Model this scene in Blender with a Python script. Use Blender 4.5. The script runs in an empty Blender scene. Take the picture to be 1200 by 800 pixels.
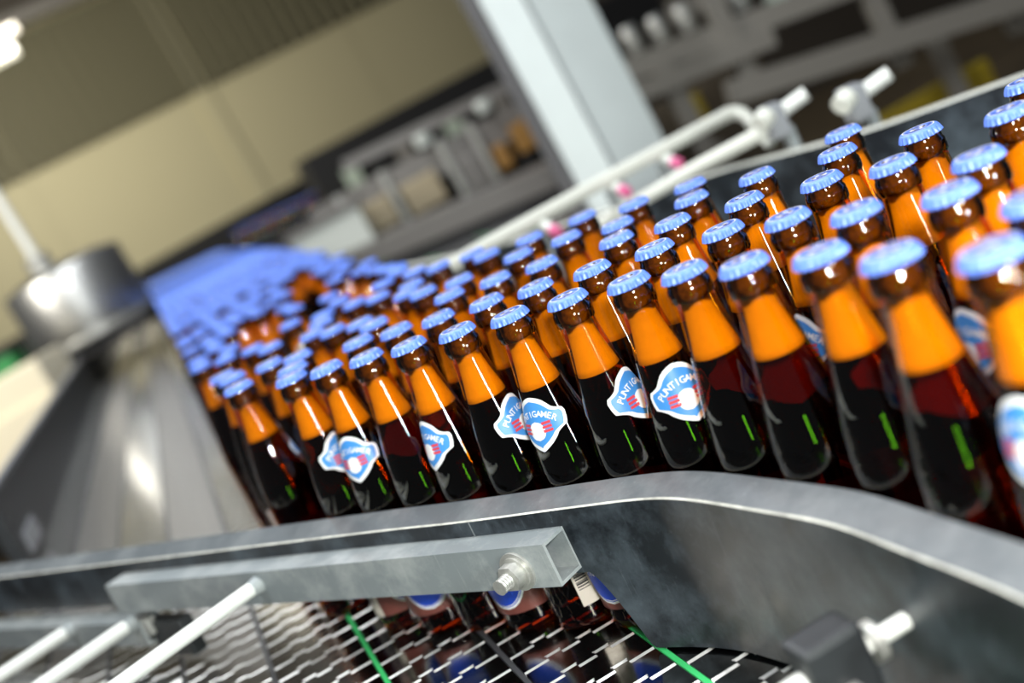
import bpy, bmesh, math, random
from mathutils import Vector, Matrix
import numpy as np

# ------------------------------------------------------------------ camera
S = bpy.context.scene
COL = S.collection
PITCH, ROLL, FPX, CAMZ = math.radians(10.364743), math.radians(25.414638), 1439.46, 0.403932
cp, sp, cr, sr = math.cos(PITCH), math.sin(PITCH), math.cos(ROLL), math.sin(ROLL)
vF = Vector((0, cp, -sp)); vR0 = Vector((1, 0, 0)); vU0 = Vector((0, sp, cp))
vR = cr*vR0 - sr*vU0; vU = sr*vR0 + cr*vU0
cd = bpy.data.cameras.new('camera'); cam = bpy.data.objects.new('camera', cd); COL.objects.link(cam)
M = Matrix((vR, vU, -vF)).transposed().to_4x4(); M.translation = Vector((0, 0, CAMZ))
cam.matrix_world = M
cd.sensor_fit = 'HORIZONTAL'; cd.sensor_width = 36.0; cd.lens = FPX/1200*36
cd.dof.use_dof = True; cd.dof.focus_distance = 0.90; cd.dof.aperture_fstop = 3.0
cd.clip_start = 0.02; cd.clip_end = 100
S.camera = cam
# ------------------------------------------------------------------ world, lights, exposure
S.view_settings.view_transform = 'Standard'; S.view_settings.look = 'None'
S.view_settings.gamma = 1.0; S.view_settings.exposure = 0.0
S.cycles.transparent_max_bounces = 24
S.cycles.max_bounces = 8
S.cycles.sample_clamp_indirect = 6.0
W = bpy.data.worlds.new('World'); S.world = W; W.use_nodes = True
W.node_tree.nodes['Background'].inputs[0].default_value = (0.92, 0.96, 1.0, 1)
W.node_tree.nodes['Background'].inputs[1].default_value = 0.07

def lamp(name, kind, loc, energy, color=(1, 1, 1), size=0.1, size_y=None, aim=None, spot=None):
    l = bpy.data.lights.new(name, kind); l.energy = energy; l.color = color
    if kind == 'AREA':
        l.size = size
        if size_y: l.shape = 'RECTANGLE'; l.size_y = size_y
    else: l.shadow_soft_size = size
    if kind == 'SPOT': l.spot_size = spot; l.spot_blend = 0.6
    o = bpy.data.objects.new(name, l); COL.objects.link(o); o.location = loc
    if aim is not None:
        o.rotation_euler = (Vector(aim)-Vector(loc)).to_track_quat('-Z', 'Y').to_euler()
    return o
lamp('camera_flash', 'SPOT', (0.10, -0.22, 0.56), 64, (1.0, 0.98, 0.94), 0.055, aim=(0.0, 1.2, 0.15), spot=math.radians(80))
lamp('green_glint_light', 'AREA', (-0.20, -0.22, 0.10), 0.30, (0.25, 1.0, 0.02), 0.07, 0.16, aim=(0.0, 0.9, 0.13))  # unseen green light, added for the green glints on the bottles
lamp('ceiling_lamp_near', 'AREA', (0.5, 0.9, 2.5), 44, (0.93, 0.97, 1.0), 0.25, 2.4, aim=(0.3, 1.2, 0))
lamp('ceiling_lamp_far', 'AREA', (-0.7, 4.0, 2.9), 74, (0.93, 0.96, 1.0), 0.3, 3.0, aim=(-0.6, 3.6, 0))
lamp('wall_lamp', 'AREA', (-2.6, 8.6, 2.4), 150, (1.0, 0.95, 0.80), 1.5, 0.5, aim=(-0.2, 13.0, 0.5))
lamp('streak_light', 'AREA', (0.78, -0.75, 0.36), 22, (0.9, 1.0, 0.97), 0.20, 0.42, aim=(-0.1, 1.1, 0.25))  # added strip light behind the camera, makes the white streaks on bottle shoulders
lamp('column_fill', 'AREA', (-0.9, 0.8, 3.0), 70, (0.95, 0.98, 1.0), 0.25, 2.4, aim=(0.4, 3.4, 0.4))  # extra light out of view, added to brighten the white column
lamp('cabinet_fill', 'AREA', (-3.6, 3.4, 2.0), 110, (1.0, 0.95, 0.85), 0.3, 1.2, aim=(-1.9, 5.2, 0.1))  # fill light added to brighten the cream box, belt and left rail

# ------------------------------------------------------------------ materials
def mat(name):
    m = bpy.data.materials.new(name); m.use_nodes = True
    nt = m.node_tree; b = nt.nodes['Principled BSDF']; return m, nt, b
def simple(name, col, rough=0.5, metal=0.0, spec=None, noise=None, nscale=20, bump=0.0, stretch=None):
    m, nt, b = mat(name)
    b.inputs['Base Color'].default_value = (*col, 1); b.inputs['Roughness'].default_value = rough
    b.inputs['Metallic'].default_value = metal
    if spec is not None: b.inputs['Specular IOR Level'].default_value = spec
    if noise or bump:
        tc = nt.nodes.new('ShaderNodeTexCoord'); mp = nt.nodes.new('ShaderNodeMapping')
        n = nt.nodes.new('ShaderNodeTexNoise'); n.inputs['Scale'].default_value = nscale; n.inputs['Detail'].default_value = 6
        n.inputs['Roughness'].default_value = 0.65
        if stretch: mp.inputs['Scale'].default_value = stretch
        nt.links.new(tc.outputs['Object'], mp.inputs[0]); nt.links.new(mp.outputs[0], n.inputs['Vector'])
        if noise:
            r = nt.nodes.new('ShaderNodeValToRGB'); r.color_ramp.elements[0].position = 0.32; r.color_ramp.elements[1].position = 0.72
            r.color_ramp.elements[0].color = (*[c*(1-noise) for c in col], 1)
            r.color_ramp.elements[1].color = (*[min(1, c*(1+noise)) for c in col], 1)
            nt.links.new(n.outputs[0], r.inputs[0]); nt.links.new(r.outputs[0], b.inputs['Base Color'])
        if bump:
            bp = nt.nodes.new('ShaderNodeBump'); bp.inputs['Strength'].default_value = bump; bp.inputs['Distance'].default_value = 0.002
            nt.links.new(n.outputs[0], bp.inputs['Height']); nt.links.new(bp.outputs[0], b.inputs['Normal'])
    return m

def clear_glass(name, tint, rough=0.025, ior=1.62, gl=1.0, hollow=False):
    # thin tinted glass: what is not reflected passes straight on, coloured by the glass
    m = bpy.data.materials.new(name); m.use_nodes = True; nt = m.node_tree; nt.nodes.clear()
    out = nt.nodes.new('ShaderNodeOutputMaterial'); mix = nt.nodes.new('ShaderNodeMixShader')
    t = nt.nodes.new('ShaderNodeBsdfTransparent'); t.inputs[0].default_value = (*tint, 1)
    g = nt.nodes.new('ShaderNodeBsdfGlossy'); g.inputs['Roughness'].default_value = rough; g.inputs[0].default_value = (gl, gl, gl, 1)
    fr = nt.nodes.new('ShaderNodeFresnel'); geo = nt.nodes.new('ShaderNodeNewGeometry'); mx = nt.nodes.new('ShaderNodeMix'); mx.inputs[2].default_value = ior; mx.inputs[3].default_value = ior if hollow else 1/ior
    nt.links.new(geo.outputs['Backfacing'], mx.inputs[0]); nt.links.new(mx.outputs[0], fr.inputs[0])
    nt.links.new(fr.outputs[0], mix.inputs[0]); nt.links.new(t.outputs[0], mix.inputs[1]); nt.links.new(g.outputs[0], mix.inputs[2])
    nt.links.new(mix.outputs[0], out.inputs[0]); return m

m_glass = clear_glass('brown_glass', (0.88, 0.50, 0.045))
m_glass_neck = clear_glass('brown_glass_neck', (0.86, 0.48, 0.045), hollow=True)   # air inside: total reflection at the rims
m_beer = clear_glass('dark_beer', (0.52, 0.21, 0.010), 0.1, 1.02, 0.3)
m_foam = simple('beer_foam', (0.84, 0.655, 0.28), 0.8, noise=0.06, nscale=120, bump=0.1)
m_film = simple('foam_residue', (0.13, 0.085, 0.035), 0.6, noise=0.6, nscale=220, bump=0.2)
m_cap = simple('cap_blue_lacquer', (0.145, 0.28, 0.92), 0.30)
m_capwhite = simple('cap_print_white', (0.86, 0.84, 0.92), 0.35)
m_capnavy = simple('cap_print_navy', (0.03, 0.05, 0.22), 0.35)
m_capred = simple('cap_print_red', (0.65, 0.08, 0.12), 0.35)
m_white = simple('label_white', (0.88, 0.89, 0.90), 0.4)
m_lblue = simple('label_light_blue', (0.06, 0.28, 0.70), 0.4)
m_dblue = simple('label_deep_blue', (0.012, 0.07, 0.62), 0.4)
m_red = simple('label_red', (0.70, 0.06, 0.08), 0.4)
m_maroon = simple('label_maroon', (0.16, 0.045, 0.035), 0.45)
m_cream = simple('label_cream', (0.72, 0.66, 0.58), 0.5)
m_ink = simple('label_black_ink', (0.02, 0.02, 0.02), 0.5)
m_dot = simple('green_ink', (0.14, 0.45, 0.01), 0.4)

def scratched(name, dark, light, amount):
    m, nt, b = mat(name); b.inputs['Roughness'].default_value = 0.42
    tc = nt.nodes.new('ShaderNodeTexCoord')
    mix = nt.nodes.new('ShaderNodeMix'); mix.data_type = 'RGBA'
    mix.inputs[6].default_value = (*dark, 1); mix.inputs[7].default_value = (*light, 1)
    def layer(scale, st, lo, hi, rot):
        mp = nt.nodes.new('ShaderNodeMapping'); mp.inputs['Scale'].default_value = st; mp.inputs['Rotation'].default_value = rot
        n = nt.nodes.new('ShaderNodeTexNoise'); n.inputs['Scale'].default_value = scale; n.inputs['Detail'].default_value = 8; n.inputs['Roughness'].default_value = 0.7
        r = nt.nodes.new('ShaderNodeMapRange'); r.inputs[1].default_value = lo; r.inputs[2].default_value = hi
        nt.links.new(tc.outputs['Object'], mp.inputs[0]); nt.links.new(mp.outputs[0], n.inputs['Vector']); nt.links.new(n.outputs[0], r.inputs[0]); return r
    a = layer(14, (1, 1, 1), 0.45, 0.8, (0, 0, 0)); c = layer(40, (6, 6, 0.5), 0.6, 0.85, (0.3, 0.5, 0.2)); d = layer(180, (1, 1, 1), 0.66, 0.8, (0, 0, 0))
    s1 = nt.nodes.new('ShaderNodeMath'); s1.operation = 'ADD'; s2 = nt.nodes.new('ShaderNodeMath'); s2.operation = 'ADD'
    s3 = nt.nodes.new('ShaderNodeMath'); s3.operation = 'MULTIPLY'; s3.inputs[1].default_value = amount; s3.use_clamp = True
    nt.links.new(a.outputs[0], s1.inputs[0]); nt.links.new(c.outputs[0], s1.inputs[1]); nt.links.new(s1.outputs[0], s2.inputs[0]); nt.links.new(d.outputs[0], s2.inputs[1])
    nt.links.new(s2.outputs[0], s3.inputs[0]); nt.links.new(s3.outputs[0], mix.inputs[0]); nt.links.new(mix.outputs[2], b.inputs['Base Color'])
    bp = nt.nodes.new('ShaderNodeBump'); bp.inputs['Strength'].default_value = 0.25; bp.inputs['Distance'].default_value = 0.001
    nt.links.new(s2.outputs[0], bp.inputs['Height']); nt.links.new(bp.outputs[0], b.inputs['Normal'])
    return m
m_plate = scratched('worn_black_plastic', (0.008, 0.011, 0.015), (0.24, 0.31, 0.37), 0.36)
m_plate_edge = scratched('sawn_plastic_edge', (0.10, 0.115, 0.125), (0.36, 0.38, 0.38), 0.5)
m_burr = simple('worn_plastic_burr', (0.62, 0.62, 0.56), 0.6, noise=0.4, nscale=60)
m_darkplast = simple('dark_plastic', (0.022, 0.025, 0.028), 0.5, noise=0.3, nscale=40)
m_tube = scratched('galvanised_steel', (0.22, 0.25, 0.26), (0.66, 0.68, 0.66), 0.6)
m_steel = simple('brushed_steel', (0.66, 0.66, 0.64), 0.40, 1.0, noise=0.12, nscale=60)
m_bolt = simple('zinc_steel', (0.50, 0.50, 0.47), 0.42, 0.6, noise=0.12, nscale=200)
m_slat = simple('polished_slat_steel', (0.50, 0.49, 0.47), 0.12, 1.0, noise=0.25, nscale=60, bump=0.05)
m_slat_worn = simple('worn_slat_steel', (0.34, 0.32, 0.29), 0.32, 1.0, noise=0.25, nscale=60, bump=0.05)
m_lip = simple('slat_lip_steel', (0.80, 0.80, 0.78), 0.38, 0.55, noise=0.15, nscale=90)
m_strip_green = simple('green_wear_strip', (0.05, 0.55, 0.16), 0.4)
m_strip_grey = simple('grey_wear_strip', (0.07, 0.072, 0.078), 0.4)
m_pan = simple('drip_pan_steel', (0.05, 0.05, 0.052), 0.5, 0.5)
m_rodw = simple('white_rod', (0.80, 0.82, 0.78), 0.35)
m_cream_rail = simple('cream_rail', (0.72, 0.73, 0.66), 0.4)
m_pink = simple('pink_plastic', (0.85, 0.16, 0.36), 0.4)
m_wall = simple('beige_wall_sheet', (0.44, 0.40, 0.26), 0.7)
m_wall_shaded = simple('shaded_wall_sheet', (0.13, 0.12, 0.075), 0.7)  # shadow on the upper wall, put into a darker sheet colour
m_colw = simple('white_painted_steel', (0.76, 0.83, 0.82), 0.5, noise=0.05, nscale=4)
m_colg = simple('grey_painted_steel', (0.26, 0.27, 0.29), 0.5)
m_col_shaded = simple('shaded_column_side', (0.11, 0.11, 0.115), 0.5)
m_floor = simple('hall_floor', (0.10, 0.075, 0.045), 0.6, noise=0.4, nscale=2)
m_brown = simple('dark_hall_wall', (0.035, 0.028, 0.022), 0.8)
m_black = simple('black_machine_paint', (0.012, 0.012, 0.014), 0.6)
m_mgrey = simple('grey_machine_paint', (0.17, 0.16, 0.15), 0.45, 0.2)
m_bgrail = simple('grey_brown_rail_paint', (0.22, 0.205, 0.18), 0.5)
m_beige = simple('beige_machine_panel', (0.34, 0.28, 0.18), 0.6)
m_orange = simple('orange_plastic', (0.30, 0.15, 0.03), 0.5)
m_yellow = simple('yellow_paint', (0.45, 0.33, 0.02), 0.5)
m_green = simple('green_plastic', (0.05, 0.35, 0.10), 0.5)
m_greyg = simple('pale_green_grey', (0.35, 0.42, 0.36), 0.5)
m_creambox = simple('cream_enamel', (0.88, 0.80, 0.60), 0.5)
m_pale = simple('pale_grey_cover', (0.55, 0.58, 0.54), 0.5)
m_tubelight, nt, b = mat('lamp_tube'); b.inputs['Emission Color'].default_value = (1, 0.95, 0.7, 1); b.inputs['Emission Strength'].default_value = 1.6

# ------------------------------------------------------------------ helpers
class MB:
    def __init__(s): s.v = []; s.f = []; s.m = []; s.sm = []
    def add(s, verts, faces, mi=0, smooth=False):
        o = len(s.v); s.v += [tuple(v) for v in verts]
        for f in faces: s.f.append([i+o for i in f]); s.m.append(mi); s.sm.append(smooth)
    def box(s, c, d, mi=0, rot=None, bev=0.0):
        x, y, z = d[0]/2, d[1]/2, d[2]/2
        if bev:
            bm = bmesh.new(); bmesh.ops.create_cube(bm, size=1.0)
            for v in bm.verts: v.co = Vector((v.co.x*d[0], v.co.y*d[1], v.co.z*d[2]))
            bmesh.ops.bevel(bm, geom=list(bm.edges), offset=bev, segments=2, affect='EDGES', profile=0.6)
            bm.verts.index_update(); vs = [v.co.copy() for v in bm.verts]; fs = [[v.index for v in f.verts] for f in bm.faces]; bm.free()
        else:
            vs = [Vector((a*x, b*y, e*z)) for a in (-1, 1) for b in (-1, 1) for e in (-1, 1)]
            fs = [(0, 1, 3, 2), (4, 6, 7, 5), (0, 4, 5, 1), (2, 3, 7, 6), (0, 2, 6, 4), (1, 5, 7, 3)]
        if rot is not None: vs = [rot @ v for v in vs]
        s.add([v+Vector(c) for v in vs], fs, mi)
    def tube(s, p0, p1, r, n=16, mi=0, r2=None, caps=True):
        p0, p1 = Vector(p0), Vector(p1); q = (p1-p0).to_track_quat('Z', 'Y'); r2 = r if r2 is None else r2
        vs = []
        for p, rr in ((p0, r), (p1, r2)):
            for k in range(n):
                a = 2*math.pi*k/n; vs.append(p + q @ Vector((rr*math.cos(a), rr*math.sin(a), 0)))
        s.add(vs, [(k, (k+1) % n, n+(k+1) % n, n+k) for k in range(n)], mi, True)
        if caps: s.add(vs, [list(range(n))[::-1], list(range(n, 2*n))], mi)
    def lathe(s, prof, n=32, mi=0, c=(0, 0, 0), smooth=True, closed=True):
        vs = []
        for r, z in prof:
            for k in range(n):
                a = 2*math.pi*k/n; vs.append((c[0]+r*math.cos(a), c[1]+r*math.sin(a), c[2]+z))
        fs = []
        for j in range(len(prof)-1):
            for k in range(n): fs.append((j*n+k, j*n+(k+1) % n, (j+1)*n+(k+1) % n, (j+1)*n+k))
        s.add(vs, fs, mi, smooth)
        if closed: s.add(vs, [list(range(n))[::-1], list(range((len(prof)-1)*n, len(prof)*n))], mi)
    def mesh(s, name, mats):
        me = bpy.data.meshes.new(name); me.from_pydata(s.v, [], s.f)
        for m in (mats if isinstance(mats, (list, tuple)) else [mats]): me.materials.append(m)
        me.polygons.foreach_set('material_index', s.m); me.polygons.foreach_set('use_smooth', s.sm); me.update(); return me
    def obj(s, name, mats, parent=None): return link(name, s.mesh(name, mats), parent)
def link(name, me, parent=None):
    o = bpy.data.objects.new(name, me); COL.objects.link(o)
    if parent is not None: o.parent = parent
    return o
def tag(o, label=None, cat=None, group=None, kind=None):
    if label: o['label'] = label
    if cat: o['category'] = cat
    if group: o['group'] = group
    if kind: o['kind'] = kind
    return o
def thing(name, label, cat, loc=(0, 0, 0), rot=(0, 0, 0), group=None):
    o = bpy.data.objects.new(name, None); o.empty_display_size = 0.02; COL.objects.link(o)
    o.location = loc; o.rotation_euler = rot; return tag(o, label, cat, group)
# the hall stands a few degrees off the sloping conveyor: everything of the hall is given in its own upright frame
LEAN = math.radians(-4.0); RB = Matrix.Rotation(LEAN, 4, 'Y')
def hall(name, label, cat, base, rz=0.0, group=None):
    o = thing(name, label, cat, group=group)
    o.matrix_world = RB @ Matrix.Translation(base) @ Matrix.Rotation(rz, 4, 'Z'); return o
def hall_struct(name, mb, mats):
    o = mb.obj(name, mats); o.matrix_world = RB.copy(); o['kind'] = 'structure'; return o

# conveyor axes
dC = Vector((-0.238, 0.971, 0)).normalized(); pC = Vector((dC.y, -dC.x, 0))
def cc(c, a, z=0.0): return pC*c + dC*a + Vector((0, 0, z))
yawC = math.atan2(dC.y, dC.x) - math.pi/2
# ------------------------------------------------------------------ hall: wall, floor
kS = 4/3
cam_b = RB.inverted() @ Vector((0, 0, CAMZ))
az = math.radians(62); wd = Vector((math.sin(az), math.cos(az), 0)); wn = Vector((wd.y, -wd.x, 0))   # wall run, normal to the hall side
W0 = cam_b + (Vector((-1.1852, 9.3240, cam_b.z)) - cam_b)*kS; W0.z = 0
def wp(a, z, out=0.0): return W0 + wd*a*kS + wn*out + Vector((0, 0, cam_b.z + (z-cam_b.z)*kS))
mb = MB()
mb.add([(-9, -1.5, -1.0), (12, -1.5, -1.0), (12, 20, -1.0), (-9, 20, -1.0), (-9, -1.5, -1.1), (12, -1.5, -1.1), (12, 20, -1.1), (-9, 20, -1.1)],
       [(0, 1, 2, 3), (7, 6, 5, 4), (0, 4, 5, 1), (1, 5, 6, 2), (2, 6, 7, 3), (3, 7, 4, 0)])
floor = hall_struct('floor', mb, m_floor)
mb = MB()                                                                      # backing of the beige wall
def slab(mb, a0, a1, z0, z1, o0, o1, mi=0):
    P = [wp(a, z, o) for a in (a0, a1) for o in (o0, o1) for z in (z0, z1)]
    mb.add(P, [(0, 1, 3, 2), (4, 6, 7, 5), (0, 4, 5, 1), (2, 3, 7, 6), (0, 2, 6, 4), (1, 5, 7, 3)], mi)
slab(mb, -4.2, 2.6, -0.62, 3.3, -0.25, -0.02)
wall = hall_struct('wall_back', mb, m_wall)
def panel(a0, a1, z0, z1, ribs, m, nm):
    mb = MB(); n = ribs*4; pr = [0.0, 0.0, 0.11, 0.11] if ribs > 1 else [0.01]*4
    top = []; bot = []
    pts = []
    for k in range(n+1):
        a = a0 + (a1-a0)*k/n; pts.append((a, pr[k % 4]))
    vs = [wp(a, z0, o) for a, o in pts] + [wp(a, z1, o) for a, o in pts] + [wp(a, z1, -0.015) for a, o in pts] + [wp(a, z0, -0.015) for a, o in pts]
    N = n+1
    fs = []
    for k in range(n): fs += [(k, k+1, N+k+1, N+k), (N+k, N+k+1, 2*N+k+1, 2*N+k), (3*N+k, 3*N+k+1, k+1, k)]
    mb.add(vs, fs); return mb.obj(nm, m, wall)
for a0, a1 in ((-4.1, -2.75), (-2.745, -1.405), (-1.40, -0.06), (0.06, 1.315), (1.32, 2.58)):
    panel(a0, a1, -0.6, 1.46, 1, m_wall, 'wall_panel')
    panel(a0, a1, 1.47, 2.33, max(2, int((a1-a0)/0.105)), m_wall_shaded, 'ribbed_sheet')
mb = MB(); slab(mb, -0.07, 0.07, -0.6, 1.46, 0.0, 0.05); mb.obj('seam_batten', m_wall, wall)
mb = MB(); slab(mb, -0.07, 0.07, 1.465, 2.33, 0.0, 0.07); mb.obj('seam_batten', m_wall_shaded, wall)
mb = MB(); slab(mb, -4.1, 2.58, -0.6, 0.56, 0.02, 0.10); mb.obj('dark_plinth', m_black, wall)
mb = MB(); slab(mb, -4.2, 2.7, 2.38, 3.2, 0.0, 0.3); hall_struct('trim_1', mb, m_brown)
mb = MB(); mb.tube(wp(-2.5, 2.36, 0.45), wp(1.2, 2.36, 0.45), 0.075, 16)
o = mb.obj('pipe', m_mgrey); o.matrix_world = RB.copy(); tag(o, 'grey pipe running along the top of the beige wall', 'pipe')
# dark hall beyond the right end of the beige wall
mb = MB()
mb.box((6.5, 11.3, 0.8), (9.0, 0.2, 3.8)); hall_struct('wall_right', mb, m_brown)
# fluorescent lamp near the ceiling
t = hall('fluorescent_lamp', 'bright fluorescent tube lamp at the top left of the beige wall', 'lamp', (-2.05, 8.434, 2.20), 0.1)
mb = MB(); mb.tube((-0.28, 0, -0.04), (0.09, 0, -0.04), 0.034, 14); mb.obj('lamp_tube', m_tubelight, t)
mb = MB(); mb.box((-0.08, 0.03, 0.08), (0.5, 0.1, 0.06)); mb.obj('lamp_housing', m_mgrey, t)

# ------------------------------------------------------------------ hall: column and machines behind
t = hall('steel_column', 'white painted steel column rising behind the bottles', 'column', (0.5, 3.6, -1.0))
def prism(mb, pts, z0, z1, mi=0):
    n = len(pts); vs = [(x, y, z0) for x, y in pts] + [(x, y, z1) for x, y in pts]
    mb.add(vs, [(k, (k+1) % n, n+(k+1) % n, n+k) for k in range(n)] + [list(range(n))[::-1], list(range(n, 2*n))], mi)
mb = MB(); prism(mb, [(-0.132, -0.09), (-0.028, -0.13), (-0.02, 0.10), (-0.12, 0.12)], 0, 3.4); mb.obj('left_flange', m_colw, t)
mb = MB(); prism(mb, [(-0.016, -0.125), (0.150, -0.06), (0.150, 0.12), (-0.012, 0.10)], 0, 3.4); mb.obj('right_flange', m_colw, t)
mb = MB(); prism(mb, [(-0.026, -0.10), (-0.016, -0.10), (-0.014, 0.1), (-0.024, 0.1)], 0, 3.4); mb.obj('web', m_colg, t)
mb = MB(); prism(mb, [(-0.172, -0.060), (-0.137, -0.085), (-0.128, 0.08), (-0.165, 0.09)], 0, 3.4); mb.obj('shaded_side', m_col_shaded, t)  # column's receding side, its shade put into the dark grey

t = hall('machine_hood', 'cylindrical stainless steel vessel with a pole beside the left conveyor rail', 'vessel', (-1.785, 6.08, 0.335))
mb = MB(); mb.lathe([(0.295, 0), (0.30, 0.01), (0.30, 0.335), (0.292, 0.35), (0.20, 0.375), (0.06, 0.39)], 48); mb.obj('drum', m_steel, t)
mb = MB(); mb.lathe([(0.305, -0.002), (0.309, 0.012), (0.305, 0.026)], 48); mb.obj('rim', m_bolt, t)
mb = MB(); mb.tube((-0.07, 0, 0.37), (-0.07, 0.0, 0.47), 0.06, 16); mb.obj('neck', m_bolt, t)
mb = MB(); mb.tube((-0.07, 0, 0.45), (-0.10, 0.1, 1.7), 0.024, 12); mb.obj('pole', m_rodw, t)
mb = MB(); mb.box((0, 0, -0.035), (0.62, 0.5, 0.065)); mb.box((-0.2, 0.1, -0.70), (0.12, 0.12, 1.27)); mb.obj('stand', m_black, t)
t = thing('machine_cabinet', 'cream enamelled box standing left of the conveyor rail', 'cabinet', (-1.93, 5.30, -1.0), (0, LEAN, 0.06))
mb = MB(); mb.box((0, 0, 0.625), (0.42, 0.46, 1.25), bev=0.012); mb.obj('body', m_creambox, t)
mb = MB(); mb.box((0, -0.236, 0.60), (0.36, 0.012, 1.0)); mb.obj('door', m_creambox, t)
t = hall('crate', 'small green plastic crate left of the stainless vessel', 'crate', (-2.45, 6.6, 0.36))
mb = MB(); mb.box((0, 0, 0.06), (0.16, 0.2, 0.11), bev=0.01); mb.obj('body', m_green, t)
mb = MB(); mb.box((0, 0, 0.125), (0.18, 0.22, 0.02)); mb.box((0, 0, -0.68), (0.1, 0.1, 1.36)); mb.obj('stand', m_black, t)

def beam(nm, m, p0, p1, w, h, parent):
    p0, p1 = Vector(p0), Vector(p1); d = p1-p0; q = d.to_track_quat('X', 'Z').to_matrix()
    mb = MB(); mb.box((p0+p1)/2, (d.length, w, h), rot=q); return mb.obj(nm, m, parent)
# long dark machine under the beige wall's lower edge
t = hall('wall_machine', 'long black machine under the lower edge of the beige wall', 'machine', (0, 0, 0))
beam('top_beam', m_black, (-0.9, 10.2, 0.52), (2.6, 11.4, 0.46), 0.35, 0.36, t)
for k, (x, z, m) in enumerate(((-0.55, 0.52, m_greyg), (-0.1, 0.54, m_mgrey), (0.35, 0.50, m_greyg), (0.8, 0.47, m_mgrey), (1.2, 0.44, m_greyg))):
    mb = MB(); mb.box((x, 9.90+0.35*(x+0.7), z-0.16), (0.13, 0.13, 0.2), bev=0.01); mb.obj('valve_block', m, t)
for x in (-0.8, 0.8, 2.1):
    mb = MB(); mb.box((x, 10.25+0.35*(x+1.0), -0.35), (0.1, 0.1, 1.3)); mb.obj('leg', m_black, t)
# far conveyor with blue-capped bottles under the wall
t = hall('far_conveyor', 'far conveyor carrying blue capped bottles below the beige wall', 'conveyor', (0, 0, 0))
FC0, FC1 = Vector((-1.56, 9.75, 0.205)), Vector((-0.86, 9.75, 0.160))
beam('deck', m_mgrey, FC0-Vector((0, 0, 0.025)), FC1-Vector((0, 0, 0.025)), 0.46, 0.04, t)
beam('side_rail', m_black, FC0+Vector((0, -0.24, 0.04)), FC1+Vector((0, -0.24, 0.04)), 0.02, 0.10, t)
for f in (0.1, 0.9):
    p = FC0.lerp(FC1, f); mb = MB(); mb.box((p.x, p.y, (p.z-1.045)/2), (0.06, 0.06, p.z+0.955)); mb.obj('leg', m_mgrey, t)

# grey machinery between wall and bottles
t = hall('filling_machine', 'grey filling machine with beige and orange boxes behind the bottles', 'machine', (0, 0, 0))
beam('main_beam', m_mgrey, (-0.50, 5.2, 0.30), (0.85, 5.2, 0.25), 0.25, 0.12, t)
beam('upper_beam', m_mgrey, (-0.30, 5.4, 0.45), (0.85, 5.4, 0.38), 0.12, 0.05, t)
beam('lower_deck', m_mgrey, (-0.45, 4.7, 0.13), (0.70, 4.5, 0.02), 0.3, 0.08, t)
beam('under_frame', m_black, (-0.55, 4.6, 0.0), (0.75, 4.4, -0.12), 0.2, 0.16, t)
for (x, z, w, h, m) in ((-0.28, 0.21, 0.20, 0.12, m_beige), (-0.05, 0.20, 0.16, 0.13, m_beige), (0.17, 0.17, 0.10, 0.14, m_mgrey), (0.30, 0.17, 0.06, 0.10, m_orange), (0.42, 0.20, 0.10, 0.12, m_orange), (0.56, 0.13, 0.12, 0.12, m_beige)):
    mb = MB(); mb.box((x, 5.05, z), (w, 0.12, h), bev=0.008); mb.obj('machine_box', m, t)
for x in (-0.36, -0.16, 0.10, 0.24, 0.49):
    mb = MB(); mb.tube((x, 5.0, 0.10), (x, 5.0, 0.36), 0.018, 12); mb.obj('upright', m_bolt, t)
for x in (0.05, 0.33):
    mb = MB(); mb.lathe([(0.03, 0), (0.035, 0.02), (0.03, 0.05)], 16, c=(x, 5.0, 0.36)); mb.obj('knob', m_pale, t)
for x in (-0.4, 0.7):
    mb = MB(); mb.box((x, 4.9, -0.45), (0.1, 0.1, 1.1)); mb.obj('leg', m_black, t)
t = hall('machine_cover', 'pale grey sloping machine cover above the far bottles', 'cover', (-0.42, 4.75, 0.0))
mb = MB(); prism(mb, [(-0.15, -0.1), (0.13, -0.1), (0.13, 0.16), (-0.15, 0.16)], 0.10, 0.30); mb.obj('shell', m_pale, t)
mb = MB(); mb.box((0, 0, -0.45), (0.1, 0.1, 1.10)); mb.obj('leg', m_black, t)
mb = MB(); mb.box((-0.01, 0.03, 0.31), (0.31, 0.29, 0.025)); mb.obj('top_edge', m_mgrey, t)

# conveyor with round cans at the upper right
t = hall('back_conveyor', 'grey conveyor frame crossing the upper right behind the white column', 'conveyor', (0, 0, 0))
beam('upper_rail', m_bgrail, (0.70, 4.62, 0.26), (2.6, 4.5, -0.02), 0.06, 0.085, t)
beam('upper_rail', m_bgrail, (1.15, 4.95, 0.34), (2.9, 4.9, 0.10), 0.06, 0.075, t)
beam('lower_rail', m_bgrail, (0.70, 4.55, 0.165), (1.35, 4.53, 0.09), 0.06, 0.07, t)
beam('lower_rail', m_bgrail, (1.10, 4.50, -0.01), (2.7, 4.45, -0.33), 0.06, 0.09, t)
for x, z0, z1 in ((1.22, -0.05, 0.36), (1.75, -0.25, 0.22), (0.95, -0.5, 0.2), (2.2, -0.35, 0.12)):
    mb = MB(); mb.box((x, 4.57, (z0+z1)/2), (0.07, 0.06, z1-z0)); mb.obj('post', m_bgrail, t)
for x in (1.02, 1.95):
    mb = MB(); mb.box((x, 4.7, -0.6), (0.06, 0.06, 0.85)); mb.obj('leg', m_bgrail, t)
for x, z in ((1.45, 0.24), (1.62, 0.2), (1.85, 0.15), (2.1, 0.12)):
    mb = MB(); mb.box((x, 4.6, z), (0.07, 0.10, 0.14), bev=0.01); mb.obj('gear_block', m_greyg, t)
cans = []
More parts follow.
